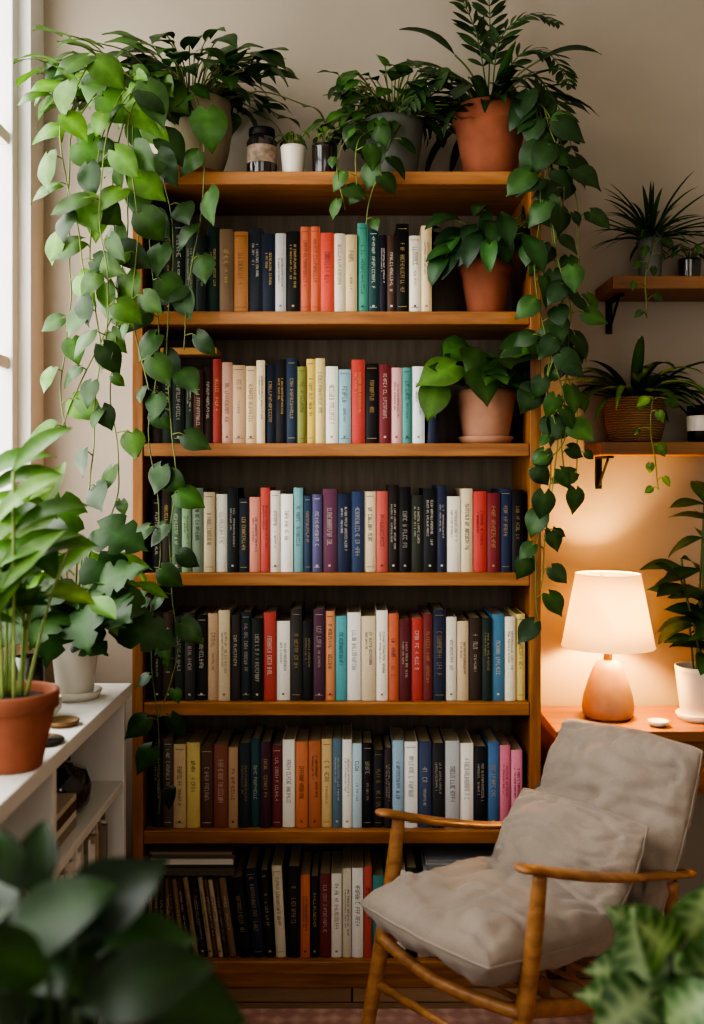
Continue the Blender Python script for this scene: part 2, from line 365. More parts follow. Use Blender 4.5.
# ---------------------------------------------------------------- leaves
PROF={
 'heart':[.34,.84,1.0,.98,.87,.68,.43,.18,0.0],
 'ovate':[.04,.45,.80,.98,1.0,.88,.66,.36,0.0],
 'lance':[.05,.40,.70,.92,1.0,.94,.74,.42,0.0],
 'strap':[.55,.8,.95,1,.97,.88,.72,.45,0.02]}
def leaf(mb,base,d,L,Wd,kind='heart',col=(.05,.15,.03),up=(0,0,1),droop=.6,fold=.22,mid=1.4,stripe=False,wave=.06,mat=0,splits=False):
    d=Vector(d).normalized(); up=Vector(up); s=d.cross(up)
    if s.length<1e-3: s=Vector((1,0,0))
    s.normalize(); n=s.cross(d).normalized()
    prof=PROF[kind]; NN=8
    if stripe or splits:
        NN=16; prof=[(prof[i//2]+prof[(i+1)//2])/2 for i in range(17)]
    pos=Vector(base); vs=[];cs=[];fs=[]
    us=(-1,-.55,0,.55,1); ph=U(0,6)
    for i in range(NN+1):
        t=i/NN; w=prof[i]*Wd/2
        back=-.20*L*(1-t)**4 if kind=='heart' else 0
        for u in us:
            au=abs(u); ww=w
            if splits and i%4==2 and au==1 and 2<i<15: ww=w*.6
            p=pos+s*ww*u+n*(fold*w*au**1.3+wave*Wd*.5*math.sin(t*9+ph+u*1.5)*au)+d*(back*au)
            if kind=='heart' : p-= n*(.12*Wd*(au**3)*(1-t))
            vs.append(p)
            c=col
            if au<.1: c=mul(col,mid)
            elif au>.9: c=mul(col,.86)
            if stripe:
                LT=mixc(col,(.40,.50,.26),.65)
                if au<.1: c=LT
                elif i%3==0 and au<.9: c=mixc(col,LT,.65)
                elif i%3==1 and au>.9: c=mixc(col,LT,.3)
            cs.append(c)
        a=-droop/NN; dd=d*math.cos(a)+n*math.sin(a); n=(n*math.cos(a)-d*math.sin(a)).normalized(); d=dd.normalized()
        pos=pos+d*(L/NN)
    for i in range(NN):
        for k in range(4):
            a=i*5+k; fs.append((a,a+1,a+6,a+5))
    mb.add(vs,fs,cs,mat,True)
G_D=lin('#263e1d'); G_M=lin('#3f6628'); G_L=lin('#628a37'); G_Y=lin('#86a54a'); STEM=lin('#6f7e3c')
def gcol(a,b,l=0):
    c=mixc(a,b,R()**1.3); return mul(c,U(.7,1.2))
def vine(mb,pts,sp=.055,size=(.07,.1),cols=(G_D,G_M),r=.0018,leafstart=0.0,kind='heart',taper=True,face=(0,-1,.55)):
    path=smoothpath(pts,8)
    for i,p in enumerate(path): path[i]=p+Vector((noise.noise(p*9),noise.noise(p*9+Vector((5,0,0)))*.5,0))*.010
    mb.tube(path,r,5,mul(STEM,U(.7,1.1)),1)
    tot=sum((path[i+1]-path[i]).length for i in range(len(path)-1)); acc=0; nxt=leafstart; sd=1
    for i in range(len(path)-1):
        seg=(path[i+1]-path[i]); acc+=seg.length
        if acc>=nxt:
            nxt=acc+sp*U(.6,1.5); sd=-sd; t=acc/tot
            p=path[i+1]
            out=Vector((sd*U(.3,1),U(-.8,-.05),U(-.1,.5))).normalized()
            q=p+out*U(.015,.04)
            mb.tube([p,(p+q)/2+Vector((0,0,.005)),q],[r*.9,r*.8,r*.8],4,STEM,1)
            L=U(*size)*(1-.3*t if taper else 1)
            if R()<.12: L*=.6
            dl=Vector((sd*U(.0,1.0),U(-.35,.05),U(-1.1,-.25)))
            leaf(mb,q,dl,L,L*U(.74,.93),kind,gcol(*cols),Vector(face)+Vector((U(-.6,.6),U(-.2,.2),U(-.4,.5))),droop=U(.2,.9),fold=U(.0,.22))
def bush(mb,c,n,R0,size,cols,kind='heart',wr=.75,el=(0.1,1.3),az=None,sq=1.0,rbase=.03,droopL=(.3,.9),pet=.0018,splits=False,stripe=False,mid=1.4,stemc=None,fy=-.35,xs=1.0,oz=(-.6,.35)):
    c=Vector(c)
    for i in range(n):
        a=U(0,2*math.pi) if az is None else U(*az); e=U(*el)
        rad=R0*U(.45,1.0)
        dv=Vector((math.cos(a)*math.cos(e)*xs,math.sin(a)*math.cos(e),math.sin(e)*sq))
        st=c+Vector((math.cos(a),math.sin(a),0))*rbase*R()
        end=st+dv*rad; md=st+dv*rad*.5+Vector((0,0,rad*.18))
        mb.tube(smoothpath([st,md,end],4),pet,5,stemc or mul(STEM,U(.6,1)),1)
        L=U(*size); o=Vector((math.cos(a),math.sin(a),U(*oz)))+Vector((U(-.4,.4),U(-.4,.4),0))
        leaf(mb,end,o,L,L*wr*U(.85,1.1),kind,gcol(*cols),(U(-.3,.3),fy+U(-.3,.3),1),droop=U(*droopL),fold=U(.1,.3),splits=splits,stripe=stripe,mid=mid)
def straps(mb,c,n,L,Wd,cols,el=(.5,1.4),az=None,droop=(1.0,2.2),rbase=.02,mid=1.25,fold=.4):
    c=Vector(c)
    for i in range(n):
        a=U(0,2*math.pi) if az is None else U(*az); e=U(*el)
        leaf(mb,c+Vector((math.cos(a),math.sin(a),0))*rbase*R(),(math.cos(a)*math.cos(e),math.sin(a)*math.cos(e),math.sin(e)),L*U(.6,1),Wd*U(.7,1.1),'strap',gcol(*cols),(0,0,1),droop=U(*droop),fold=fold,mid=mid,wave=.02)
def frond(mb,pts,leafL,Wd,cols,sp=.016,start=.25,r=.0022,ang=.9):
    path=smoothpath(pts,12); mb.tube(path,[r*(1-.6*i/len(path)) for i in range(len(path))],5,mul(cols[1],1.1),1)
    n=len(path); tot=sum((path[i+1]-path[i]).length for i in range(n-1)); acc=0; nx=tot*start
    for i in range(n-1):
        t=(path[i+1]-path[i]); acc+=t.length
        if acc>=nx:
            nx+=sp; td=t.normalized(); k=acc/tot; s=td.cross(Vector((0,-.6,.8))).normalized()
            LL=leafL*(math.sin(math.pi*min(1,.25+.75*(k-start)/(1-start)*.95))**.6)
            for q in (-1,1):
                leaf(mb,path[i+1],td*ang+s*q,max(.012,LL*U(.85,1.1)),Wd,'lance',gcol(*cols),s.cross(td)*(1),droop=U(.1,.6),fold=.15,mid=1.2)
def potmesh(mb,c,rt,rb,h,style='rim',mat=0,soil=1):
    c=Vector(c)
    if style=='rim':
        p=[(0,0),(rb*.96,0),(rb,.004),(rt*.93,h*.76),(rt*.93,h*.77),(rt,h*.78),(rt*1.02,h*.985),(rt*1.0,h),(rt*.93,h),(rt*.90,h*.97),(rt*.88,h*.86)]
    elif style=='round':
        p=[(0,0),(rb*.9,0),(rb,.006),((rb+rt)/2*1.06,h*.35),(rt*1.02,h*.7),(rt*.98,h*.93),(rt,h),(rt*.93,h),(rt*.91,h*.95),(rt*.9,h*.86)]
    else:
        p=[(0,0),(rb*.95,0),(rb,.005),(rt*.97,h*.9),(rt,h),(rt*.93,h),(rt*.91,h*.95),(rt*.88,h*.86)]
    mb.lathe(p,c,40,(1,1,1),mat)
    mb.lathe([(rt*.9,h*.87),(rt*.5,h*.885),(0,h*.89)],c,24,(1,1,1),soil)
def saucer(mb,c,r,mat=0):
    mb.lathe([(0,0),(r*.85,0),(r,.018),(r*.96,.02),(r*.82,.006),(0,.006)],c,36,(1,1,1),mat)
def defclamp(p): return Vector((max(p.x,XL+.015),min(p.y,YB-.012),p.z))
def plant(name,base,rt,rb,h,style,mat,sauc=None,fol=None,clamp=None,smat=None):
    base=Vector(base); e=empty(name,base)
    mb=MB(); b2=base.copy()
    if sauc:
        saucer(mb,base,sauc,2 if smat else 0); b2=base+Vector((0,0,.007))
    potmesh(mb,b2,rt,rb,h,style); mb.build('pot',[mat,M_soil]+([smat] if smat else []),e,base)
    f=MB(clamp or defclamp)
    fol(f,b2+Vector((0,0,h*.88)))
    f.build('foliage',[M_leaf,M_stem],e,base)
    return e
eps=.0008
def topclamp(p):
    p=defclamp(p)
    if p.y>2.568 and BX0-.01<p.x<BX1+.01: p.z=max(p.z,SH[0]+.003)
    return p
def fA(f,c):
    random.seed(11)
    bush(f,c+Vector((0,0,.02)),115,.25,(.075,.11),(G_D,G_M),el=(.15,1.35),rbase=.07,sq=.66,xs=1.15,wr=.66,droopL=(.4,1.2),fy=-.7,oz=(-.45,.4))
    bush(f,c+Vector((-.12,-.03,.02)),30,.27,(.085,.115),(G_D,G_L),el=(-.1,.9),az=(2.4,4.2),rbase=.05,sq=.65,wr=.8,fy=-.7)
    s=(175,104,2.66)
    VS=[[(155,75,2.58),(110,80,2.48),(75,130,2.45),(68,220,2.45),(70,300,2.46),(60,380,2.47),(66,430,2.47)],
        [(150,85,2.56),(120,95,2.46),(98,160,2.42),(92,260,2.42),(100,360,2.44),(92,440,2.44),(88,490,2.44)],
        [(150,90,2.56),(128,110,2.47),(112,190,2.44),(118,290,2.45),(112,390,2.45),(118,470,2.45),(108,520,2.45)],
        [(150,95,2.55),(135,120,2.48),(128,210,2.46),(118,300,2.46),(85,370,2.46),(58,440,2.46)],
        [(155,100,2.55),(146,130,2.5),(148,230,2.5),(160,330,2.5),(150,430,2.5),(160,530,2.5),(152,640,2.5),(160,740,2.5),(158,815,2.5)],
        [(160,98,2.55),(158,140,2.5),(172,250,2.5),(168,370,2.49),(176,470,2.5),(168,560,2.5),(178,650,2.5),(158,720,2.5)],
        [(190,92,2.55),(200,115,2.5),(204,190,2.5),(190,270,2.5),(186,350,2.5)],
        [(140,85,2.5),(100,60,2.45),(72,95,2.4),(62,150,2.4),(80,230,2.4),(88,300,2.4)],
        [(150,85,2.5),(128,130,2.42),(138,230,2.42),(134,320,2.43),(146,390,2.43)],
        [(150,80,2.5),(112,120,2.4),(100,200,2.38),(108,280,2.38),(104,340,2.38)]]
    for k,v in enumerate(VS):
        lo=k in(4,5)
        vine(f,[W(*s)]+[W(*p) for p in v],sp=.072 if lo else .064,size=(.085,.118) if not lo else (.075,.105),cols=(G_M,G_L) if k in(0,) else (G_D,G_M) if lo or k==6 else (G_D,G_L),face=(-.5,-1,.6))
plant('potted_pothos',(-.436,2.69,SH[0]+eps),.112,.082,.205,'round',M_cream,.10,fA,smat=M_terra)
def fB(f,c):
    random.seed(5)
    bush(f,c,150,.175,(.05,.085),(G_D,G_M),kind='ovate',wr=.62,el=(-.0,1.3),rbase=.05,sq=.95,fy=-.7)
    for v in ([(385,125,2.62),(350,135,2.54),(338,170,2.52),(345,210,2.52)],[(400,125,2.6),(385,160,2.53),(372,195,2.53),(368,225,2.53)],[(390,125,2.6),(360,140,2.52),(358,185,2.52)]):
        vine(f,[W(*p) for p in v],sp=.036,size=(.055,.08),cols=(G_D,G_M))
plant('potted_ivy',(.11,2.68,SH[0]+eps),.085,.062,.16,'plain',M_gray,None,fB,topclamp)
def fC(f,c):
    random.seed(21)
    cd=(lin('#1f331c'),lin('#345225'))
    for pts in ([(490,100,2.68),(520,55,2.68),(550,55,2.64),(570,85,2.6)],[(492,100,2.68),(500,40,2.7),(530,15,2.68),(562,25,2.65)],
                [(488,100,2.7),(478,40,2.72),(462,0,2.7),(440,-30,2.68)],[(488,100,2.7),(490,40,2.74),(488,-10,2.74),(478,-60,2.74)],[(490,100,2.66),(455,75,2.58),(425,85,2.52),(405,110,2.5)],[(490,100,2.66),(530,75,2.6),(560,110,2.56),(572,150,2.54)]):
        frond(f,[W(*p) for p in pts],.07,.014,cd,sp=.02)
    straps(f,c,30,.28,.032,cd,el=(.3,1.3),droop=(.8,1.8),rbase=.05)
    for (px,py,dx,dz) in ((445,70,-1,.35),(440,92,-1,.0),(455,55,-.8,.9),(540,60,.9,.5),(530,95,1,.1)):
        p=W(px,py,2.62); f.tube(smoothpath([c,(c+p)/2+Vector((0,0,.03)),p],5),.0025,5,mul(STEM,.6),1)
        leaf(f,p,(dx,-.3,dz),.17,.05,'lance',gcol(*cd),(0,-.8,1),droop=.9,fold=.2)
    bush(f,c,26,.15,(.09,.13),cd,kind='lance',wr=.36,el=(.1,1.2),rbase=.05)
    g=(lin('#243c20'),lin('#3a5e2a'))
    s=(515,106,2.66)
    for v in ([(534,95,2.58),(552,130,2.53),(565,190,2.52),(552,260,2.52),(570,340,2.52),(560,420,2.52),(572,500,2.52)],
              [(534,100,2.58),(548,150,2.53),(550,230,2.52),(560,310,2.52),(545,400,2.52),(552,480,2.52),(535,560,2.52),(540,625,2.52)],
              [(530,100,2.58),(552,120,2.54),(575,190,2.55),(580,270,2.55),(565,350,2.55),(578,420,2.55),(575,480,2.55)],
              [(532,102,2.58),(545,160,2.52),(555,260,2.5),(572,320,2.5),(548,380,2.5),(558,450,2.5),(545,540,2.5),(540,590,2.5)],
              [(534,102,2.58),(542,180,2.51),(533,280,2.5),(555,360,2.5),(565,440,2.5),(528,470,2.5)]):
        vine(f,[W(*s)]+[W(*p) for p in v],sp=.055,size=(.065,.10),cols=g)
plant('potted_fern',(.37,2.68,SH[0]+eps),.10,.068,.195,'rim',M_terra,None,fC,topclamp)
def cl1(p):
    if p.y>2.57: p.z=min(p.z,SH[0]-TH-.006); p.z=max(p.z,SH[1]+.004); p.x=min(p.x,BX1-.032)
    if p.y>2.595: p.x=max(p.x,.214)
    return p
def cl2(p):
    if p.y>2.57: p.z=min(p.z,SH[1]-TH-.006); p.z=max(p.z,SH[2]+.004); p.x=min(p.x,BX1-.032)
    if p.y>2.595: p.x=max(p.x,.24)
    return p
def f1(f,c):
    random.seed(3); g=(lin('#1f3a1f'),lin('#345c2a'))
    bush(f,c+Vector((0,-.02,0)),54,.16,(.10,.14),g,kind='lance',wr=.42,el=(.2,1.25),az=(2.9,6.5),rbase=.03,droopL=(.8,1.8),fy=-.9)
plant('potted_peace_lily',(.358,2.675,SH[1]+eps),.070,.048,.145,'rim',M_terra,None,f1,cl1)
def f2(f,c):
    random.seed(4)
    bush(f,c+Vector((0,-.02,0)),28,.15,(.085,.12),(G_D,G_M),kind='heart',wr=.85,el=(.4,1.25),az=(3.0,6.4),rbase=.03,droopL=(.4,1.0),fy=-1.2)
    for (px,py,dx,dz,LL) in ((505,350,.9,.3,.13),(480,362,.2,-.9,.12),(455,365,-.8,-.3,.12),(437,385,-.3,-1,.10),(515,372,.6,-.8,.10)):
        p=W(px,py,2.57); f.tube(smoothpath([c,(c+p)/2+Vector((0,0,.02)),p],5),.0025,5,mul(STEM,.8),1)
        leaf(f,p,(dx,-.3,dz),LL,LL*.85,'heart',gcol(G_D,G_L),(.1,-1,.8),droop=.5,fold=.12)
plant('potted_monstera',(.358,2.675,SH[2]+eps),.083,.06,.135,'plain',M_terra2,.075,f2,cl2)
def jar(name,x,y,r,h,z=SH[0]+eps,lab=True):
    e=empty(name,(x,y,z)); mb=MB()
    mb.lathe([(0,0),(r*.92,0),(r,.005),(r,h*.72),(r*.8,h*.82),(r*.78,h*.84)],(x,y,z),32,mat=0)
    mb.lathe([(r*.84,h*.84),(r*.86,h*.85),(r*.86,h*.985),(r*.83,h),(0,h)],(x,y,z),32,mat=1)
    if lab: mb.lathe([(r*1.01,h*.25),(r*1.012,h*.26),(r*1.012,h*.6),(r*1.01,h*.61)],(x,y,z),32,mat=2)
    mb.build('jar_body',[M_dark,M_metal,M_label],e,(x,y,z)); return e
jar('glass_jar',-.237,2.63,.040,.125)
def sprig(f,c):
    bush(f,c,14,.065,(.025,.035),(G_M,G_L),kind='ovate',wr=.5,el=(.9,1.5),rbase=.01,pet=.001)
plant('small_potted_succulent',(-.154,2.62,SH[0]+eps),.034,.028,.075,'plain',M_whitecer,None,sprig)
plant('small_potted_herb',(-.072,2.62,SH[0]+eps),.034,.032,.078,'plain',M_dark,None,sprig)

# ---------------------------------------------------------------- cabinet on the left
CX=-.55; CZ=.8085
ct=empty('low_cabinet',(-.72,1.5,0)); mb=MB(); og=(-.72,1.5,0)
mb.box(XL+.002,CX,.45,2.50,CZ-.032,CZ)
for y in (.46,1.25,1.88,2.465): mb.box(XL+.004,CX-.012,y,y+.025,0,CZ-.0325)
for a,b_ in ((.4855,1.2495),(1.2755,1.8795),(1.9055,2.4645)):
    for z in (.08,.30,.575): mb.box(XL+.004,CX-.014,a,b_,z-.02,z)
mb.build('cabinet_body',[M_white],ct,og,.0025)
def magrow(name,x0,x1,y,z,n,cols,hh0=.19,hh1=.225):
    mb=MB()
    for k in range(n):
        t=U(.008,.02); c=lin(random.choice(cols)); hh=U(hh0,hh1)
        mb.box(x0,x1+U(-.01,.006),y,y+t,z,z+hh,c); y+=t+.001
    return mb.build(name,[M_book])
magrow('magazine_row',-.76,-.585,1.93,.3008,33,['#e6e2d8','#d5cfc2','#b9a98c','#f0ede6','#8f8472','#c9c3b5'])
magrow('magazine_row',-.76,-.585,1.93,.081,32,['#6e5640','#a58f70','#4e4336','#d2c6ad'],.15,.18)
magrow('magazine_row',-.76,-.585,1.30,.3008,22,['#e6e2d8','#8f8472','#c9c3b5'])
mb=MB(); mb.lathe([(0,0),(.05,0),(.066,.02),(.07,.055),(.058,.09),(.03,.10),(.03,.105),(.012,.11),(.012,.122),(0,.124)],(-.655,2.24,.5758),32); mb.tube(smoothpath([(-.655,2.18,.65),(-.655,2.165,.69),(-.655,2.24,.72),(-.655,2.315,.69),(-.655,2.30,.65)],5),.004,8,mat=0)
mb.build('teapot',[M_dark])
mb=MB()
zz=.5758
for t,c in ((.02,'#8f8472'),(.014,'#d5cfc2'),(.022,'#5b4a3c'),(.012,'#c9bda4')):
    mb.box(-.74,-.59,1.95,2.14,zz,zz+t,lin(c)); zz+=t+.0008
mb.build('book_pile',[M_book])
def fD(f,c):
    random.seed(8)
    for k in range(15):
        a=U(0,6.28); top=c+Vector((math.cos(a)*U(.02,.14)+.0,math.sin(a)*.06,U(.14,.44)))
        st=c+Vector((math.cos(a)*.03,math.sin(a)*.03,0)); path=smoothpath([st,(st+top)/2+Vector((0,0,.03)),top],6)
        f.tube(path,[.004]*3+[.003]*(len(path)-3),6,lin('#7f9450'),1)
        for j in range(3):
            p=path[int(len(path)*(.6+.16*j))-1] if j<2 else path[-1]; b=U(0,6.28)
            L=U(.11,.17); leaf(f,p,(math.cos(b),math.sin(b)*.6-.1,U(.2,1.5)),L,L*.38,'lance',gcol(G_M,G_Y if R()<.5 else G_L),(0,-.6,1),droop=U(.3,1.4),fold=.25)
plant('potted_dracaena',(-.605,1.77,CZ+eps),.083,.055,.135,'rim',M_terra,None,fD)
def fE(f,c):
    random.seed(18)
    bush(f,c,22,.18,(.11,.15),(lin('#28461f'),G_M),kind='heart',wr=.85,el=(.2,1.2),az=(2.8,6.4),rbase=.03,splits=True,fy=-1.2)
    bush(f,c,26,.22,(.09,.13),(G_M,G_L),kind='lance',wr=.42,el=(.6,1.5),rbase=.03,fy=-.8)
    for (px,py,dx,dz) in ((100,528,.8,-.2),(118,592,.2,-1),(98,560,.5,-.6),(78,515,-.5,.2)):
        p=W(px,py,2.3); f.tube(smoothpath([c,(c+p)/2+Vector((0,0,.05)),p],5),.003,5,mul(STEM,.8),1)
        leaf(f,p,(dx,-.3,dz),.13,.12,'heart',gcol(lin('#28461f'),G_M),(.2,-1,.7),droop=.6,fold=.1,splits=True)
def cE(p):
    p=defclamp(p)
    if p.y>2.57: p.x=min(p.x,BX0-.004)
    return p
plant('potted_philodendron',(-.645,2.33,CZ+eps),.058,.042,.15,'plain',M_whitecer,.062,fE,cE)
mb=MB(); mb.lathe([(0,0),(.028,0),(.032,.005),(.032,.12),(.029,.12),(.029,.085),(0,.085)],(-.71,2.2,CZ+eps),28); mb.build('candle_jar',[M_dark])
mb=MB(); mb.lathe([(0,0),(.02,0),(.035,.02),(.036,.045),(.033,.045),(.03,.022),(0,.008)],(-.655,2.13,CZ+eps),28); mb.build('small_bowl',[M_whitecer])
mb=MB(); mb.lathe([(0,0),(.03,0),(.036,.01),(.034,.011),(.028,.004),(0,.004)],(-.60,2.07,CZ+eps),28); mb.build('brass_dish',[M_brass])
mb=MB(); mb.lathe([(0,0),(.036,0),(.04,.006),(.036,.009),(0,.009)],(-.595,1.93,CZ+eps),28); mb.build('drink_coaster',[M_dark])

# foreground plants on floor
def tall(name,base,rt,rb,h,mat,stems,cols,kind,wr,stripe=False,seed=1,mid=1.4):
    def fol(f,c):
        random.seed(seed)
        for (p,d,L,up) in stems:
            p=Vector(p); c0=c+Vector((U(-.03,.03),U(-.03,.03),0))
            f.tube(smoothpath([c0,(c0*.4+p*.6)+Vector((0,0,.03)),p],6),.0035,6,lin('#2c3f22'),1)
            leaf(f,p,d,L,L*wr,kind,gcol(*cols),up,droop=U(.4,1.0),fold=U(.1,.25),stripe=stripe,mid=mid)
    plant(name,base,rt,rb,h,'plain',mat,None,fol)
random.seed(31)
def near(px0,px1,py0,py1,d0,d1,n,L0,L1,cx):
    o=[]
    for k in range(n):
        px,py,d=U(px0,px1),U(py0,py1),U(d0,d1); p=W(px,py,d)
        o.append((p,(U(-.5,.5)+(px-cx)/120,U(-.6,.4),U(-.2,.7)),U(L0,L1),(U(-.3,.3),-.8,1)))
    return o
st=near(-20,95,915,1010,.9,1.15,26,.08,.12,40)+[(W(35,900,1.05),(.0,-.1,1),.085,(0,-1,.3)),(W(60,915,1.0),(.7,-.1,.6),.10,(0,-1,.8)),(W(110,985,1.0),(1,-.2,.25),.12,(0,-.9,1)),(W(20,890,1.05),(-.4,0,.9),.07,(0,-1,.4)),(W(75,905,1.05),(1,-.1,.35),.09,(0,-.9,1)),(W(130,1005,.95),(1,-.1,.1),.12,(0,-.9,1)),(W(0,950,.95),(.5,-.1,.4),.13,(0,-.9,1)),(W(90,950,1.0),(.8,-.1,.2),.11,(0,-.9,1)),(W(80,1010,.9),(.6,-.1,.4),.13,(0,-.9,1))]
tall('potted_rubber_plant',(-.30,1.0,.013),.13,.095,.26,M_terra,st,(lin('#182a14'),lin('#2e4d20')),'ovate',.55,seed=2)
st=near(632,720,960,1035,1.15,1.32,20,.07,.10,665)+[(W(660,945,1.25),(-.7,-.2,.6),.085,(0,-1,.5)),(W(690,940,1.25),(.2,-.2,.7),.085,(0,-1,.5)),(W(640,970,1.22),(-1,-.2,.1),.07,(0,-1,.6)),(W(670,955,1.2),(-.2,-.3,.3),.09,(0,-1,.5)),(W(690,975,1.2),(.3,-.3,.2),.09,(0,-1,.5)),(W(650,995,1.18),(-.7,-.3,-.3),.09,(0,-1,.5))]
tall('potted_calathea',(.43,1.27,.013),.12,.09,.24,M_whitecer,st,(lin('#2f5024'),lin('#477034')),'heart',.82,True,seed=3)

# ---------------------------------------------------------------- floating shelves on the right
def wshelf(z,x0):
    e=empty('floating_shelf',(x0+.3,YB-.1,z)); og=e.location.copy()
    mb=MB(); mb.box(x0,XR-.3,2.72,YB-.001,z-.036,z); mb.build('board',[M_shelfw],e,og,.003)
    mb=MB()
    for bx in (x0+.03,XR-.4):
        mb.box(bx,bx+.018,YB-.008,YB-.001,z-.13,z-.0365); mb.box(bx,bx+.018,2.78,YB-.009,z-.043,z-.0365)
        mb.tube(smoothpath([(bx+.009,YB-.01,z-.12),(bx+.009,2.87,z-.09),(bx+.009,2.81,z-.046)],5),.004,6)
    mb.build('brackets',[M_metal],e,og)
Z1=1.872; Z2=1.420
wshelf(Z1,.71); wshelf(Z2,.68)
def above(z0):
    def f(p):
        p=defclamp(p)
        if p.y>2.705: p.z=max(p.z,z0+.003)
        return p
    return f
def fw1(f,c):
    random.seed(9); straps(f,c,64,.22,.014,(lin('#243c1f'),lin('#426430')),el=(.3,1.45),droop=(.4,1.3),rbase=.015)
    vine(f,[c+Vector((0,-.03,0)),W(648,262,2.68),W(645,290,2.66),W(648,318,2.66)],sp=.025,size=(.03,.045),cols=(G_D,G_M))
plant('potted_spider_plant',(.835,2.80,Z1+eps),.035,.03,.125,'plain',M_gray,None,fw1,above(Z1))
def fw2(f,c):
    random.seed(10); straps(f,c,46,.29,.030,(lin('#243c1f'),lin('#426430')),el=(.45,1.4),droop=(.9,1.9),rbase=.04)
    vine(f,[c+Vector((.03,-.05,0)),W(654,400,2.66),W(652,440,2.65),W(660,490,2.65)],sp=.03,size=(.035,.05),cols=(G_M,G_L))
plant('basket_spider_plant',(.792,2.80,Z2+eps),.082,.07,.125,'round',M_wicker,None,fw2,above(Z2))
def fw3(f,c): random.seed(12); bush(f,c,16,.07,(.03,.05),(G_M,G_L),kind='ovate',wr=.5,el=(.3,1.4),rbase=.01)
plant('small_potted_herb',(.945,2.80,Z1+eps),.032,.028,.06,'plain',M_dark,None,fw3)
plant('small_potted_fern',(1.10,2.80,Z1+eps),.045,.035,.10,'plain',M_whitecer,None,lambda f,c: straps(f,c,30,.2,.014,(G_D,G_M),droop=(.8,1.8)),above(Z1))
mx_,my_=.97,2.765; e=empty('coffee_mug',(mx_,my_,Z2+eps)); mb=MB()
mb.lathe([(0,0),(.036,0),(.04,.005),(.042,.10),(.039,.10),(.037,.01),(0,.01)],(mx_,my_,Z2+eps),32)
mb.lathe([(.0413,.03),(.0421,.032),(.0433,.07),(.0425,.072)],(mx_,my_,Z2+eps),32,mat=1)
mb.tube(smoothpath([(mx_+.04,my_,Z2+.085),(mx_+.07,my_,Z2+.08),(mx_+.07,my_,Z2+.035),(mx_+.04,my_,Z2+.025)],6),.005,8)
mb.build('mug_body',[M_metal,M_whitecer],e,e.location.copy())

# ---------------------------------------------------------------- side table + lamp + plant
TZ=.662; tb=empty('side_table',(.85,2.76,0)); og=tb.location.copy(); mb=MB()
mb.box(.53,1.2,2.60,2.90,TZ-.028,TZ); mb.box(.545,1.185,2.615,2.895,TZ-.17,TZ-.0285)
for lx in (.56,1.145):
    for ly in (2.625,2.86): mb.box(lx,lx+.028,ly,ly+.028,0,TZ-.1705)
mb.box(.56,.865,2.608,2.6145,TZ-.155,TZ-.045); mb.box(.875,1.17,2.608,2.6145,TZ-.155,TZ-.045)
mb.build('table_body',[M_dark_table],tb,og,.003)
LX,LY=.7066,2.76; LB=TZ+eps
lp=empty('table_lamp',(LX,LY,LB)); og=lp.location.copy()
mb=MB(); mb.lathe([(0,0),(.060,0),(.067,.006),(.071,.028),(.067,.058),(.055,.098),(.042,.132),(.034,.149),(.022,.156),(0,.157)],og,40); mb.build('base',[M_lampbase],lp,og)
mb=MB(); mb.lathe([(.012,.156),(.012,.185),(.018,.188),(.018,.235),(.012,.238),(0,.238)],og,20); mb.build('neck',[M_brass],lp,og)
mb=MB(); z0=.196; z1=.394; ro,r1=.126,.088; t=.0015
mb.lathe([(ro,z0),(r1,z1),(r1-t,z1),(ro-t,z0),(ro,z0)],og,64,mat=0)
for rr,zz in ((ro,z0),(r1,z1)): mb.tube([og+Vector((math.cos(a)*(rr-.0005),math.sin(a)*(rr-.0005),zz)) for a in [2*math.pi*k/48 for k in range(49)]],.0022,6,caps=False)
mb.build('shade',[M_shade],lp,og)
mb=MB(); mb.tube([og+Vector((-r1,0,z1-.01)),og+Vector((r1,0,z1-.01))],.0012,5); mb.tube([og+Vector((0,-r1,z1-.01)),og+Vector((0,r1,z1-.01))],.0012,5); mb.tube([og+Vector((0,0,.238)),og+Vector((0,0,z1-.01))],.0015,5); mb.build('spider',[M_brass],lp,og)
ld=bpy.data.lights.new('lamp_bulb_light','POINT'); ld.energy=27; ld.color=(1,.56,.19); ld.shadow_soft_size=.03
lo=bpy.data.objects.new('lamp_bulb_light',ld); lo.location=(0.022,-.0,.29); lo.parent=lp; bpy.context.scene.collection.objects.link(lo)
def fR(f,c):
    random.seed(14)
    for k in range(7):
        a=U(0,6.28); x=c+Vector((U(-.07,.05),U(-.06,.02),U(.25,.47) if k<4 else U(.08,.25))); st=c+Vector((U(-.02,.02),U(-.02,.02),0))
        path=smoothpath([st,(st+x)/2+Vector((0,0,.02)),x],8); f.tube(path,.003,6,lin('#4c5b30'),1)
        for j in range(6):
            p=path[min(len(path)-1,int(len(path)*(.3+.14*j)))]; b=U(0,6.28); L=U(.09,.14)
            leaf(f,p,(math.cos(b),math.sin(b)*.7-.15,U(-.1,.8)),L,L*.42,'lance',gcol(lin('#1f351a'),lin('#34562a')),(0,-.6,1),droop=U(.4,1.3),fold=.2)
plant('potted_ficus',(.945,2.73,TZ+eps),.062,.046,.14,'plain',M_whitecer,.06,fR)
mb=MB(); mb.lathe([(0,0),(.02,0),(.028,.014),(.026,.014),(.018,.004),(0,.004)],(.815,2.66,TZ+eps),24); mb.build('trinket_dish',[M_whitecer])

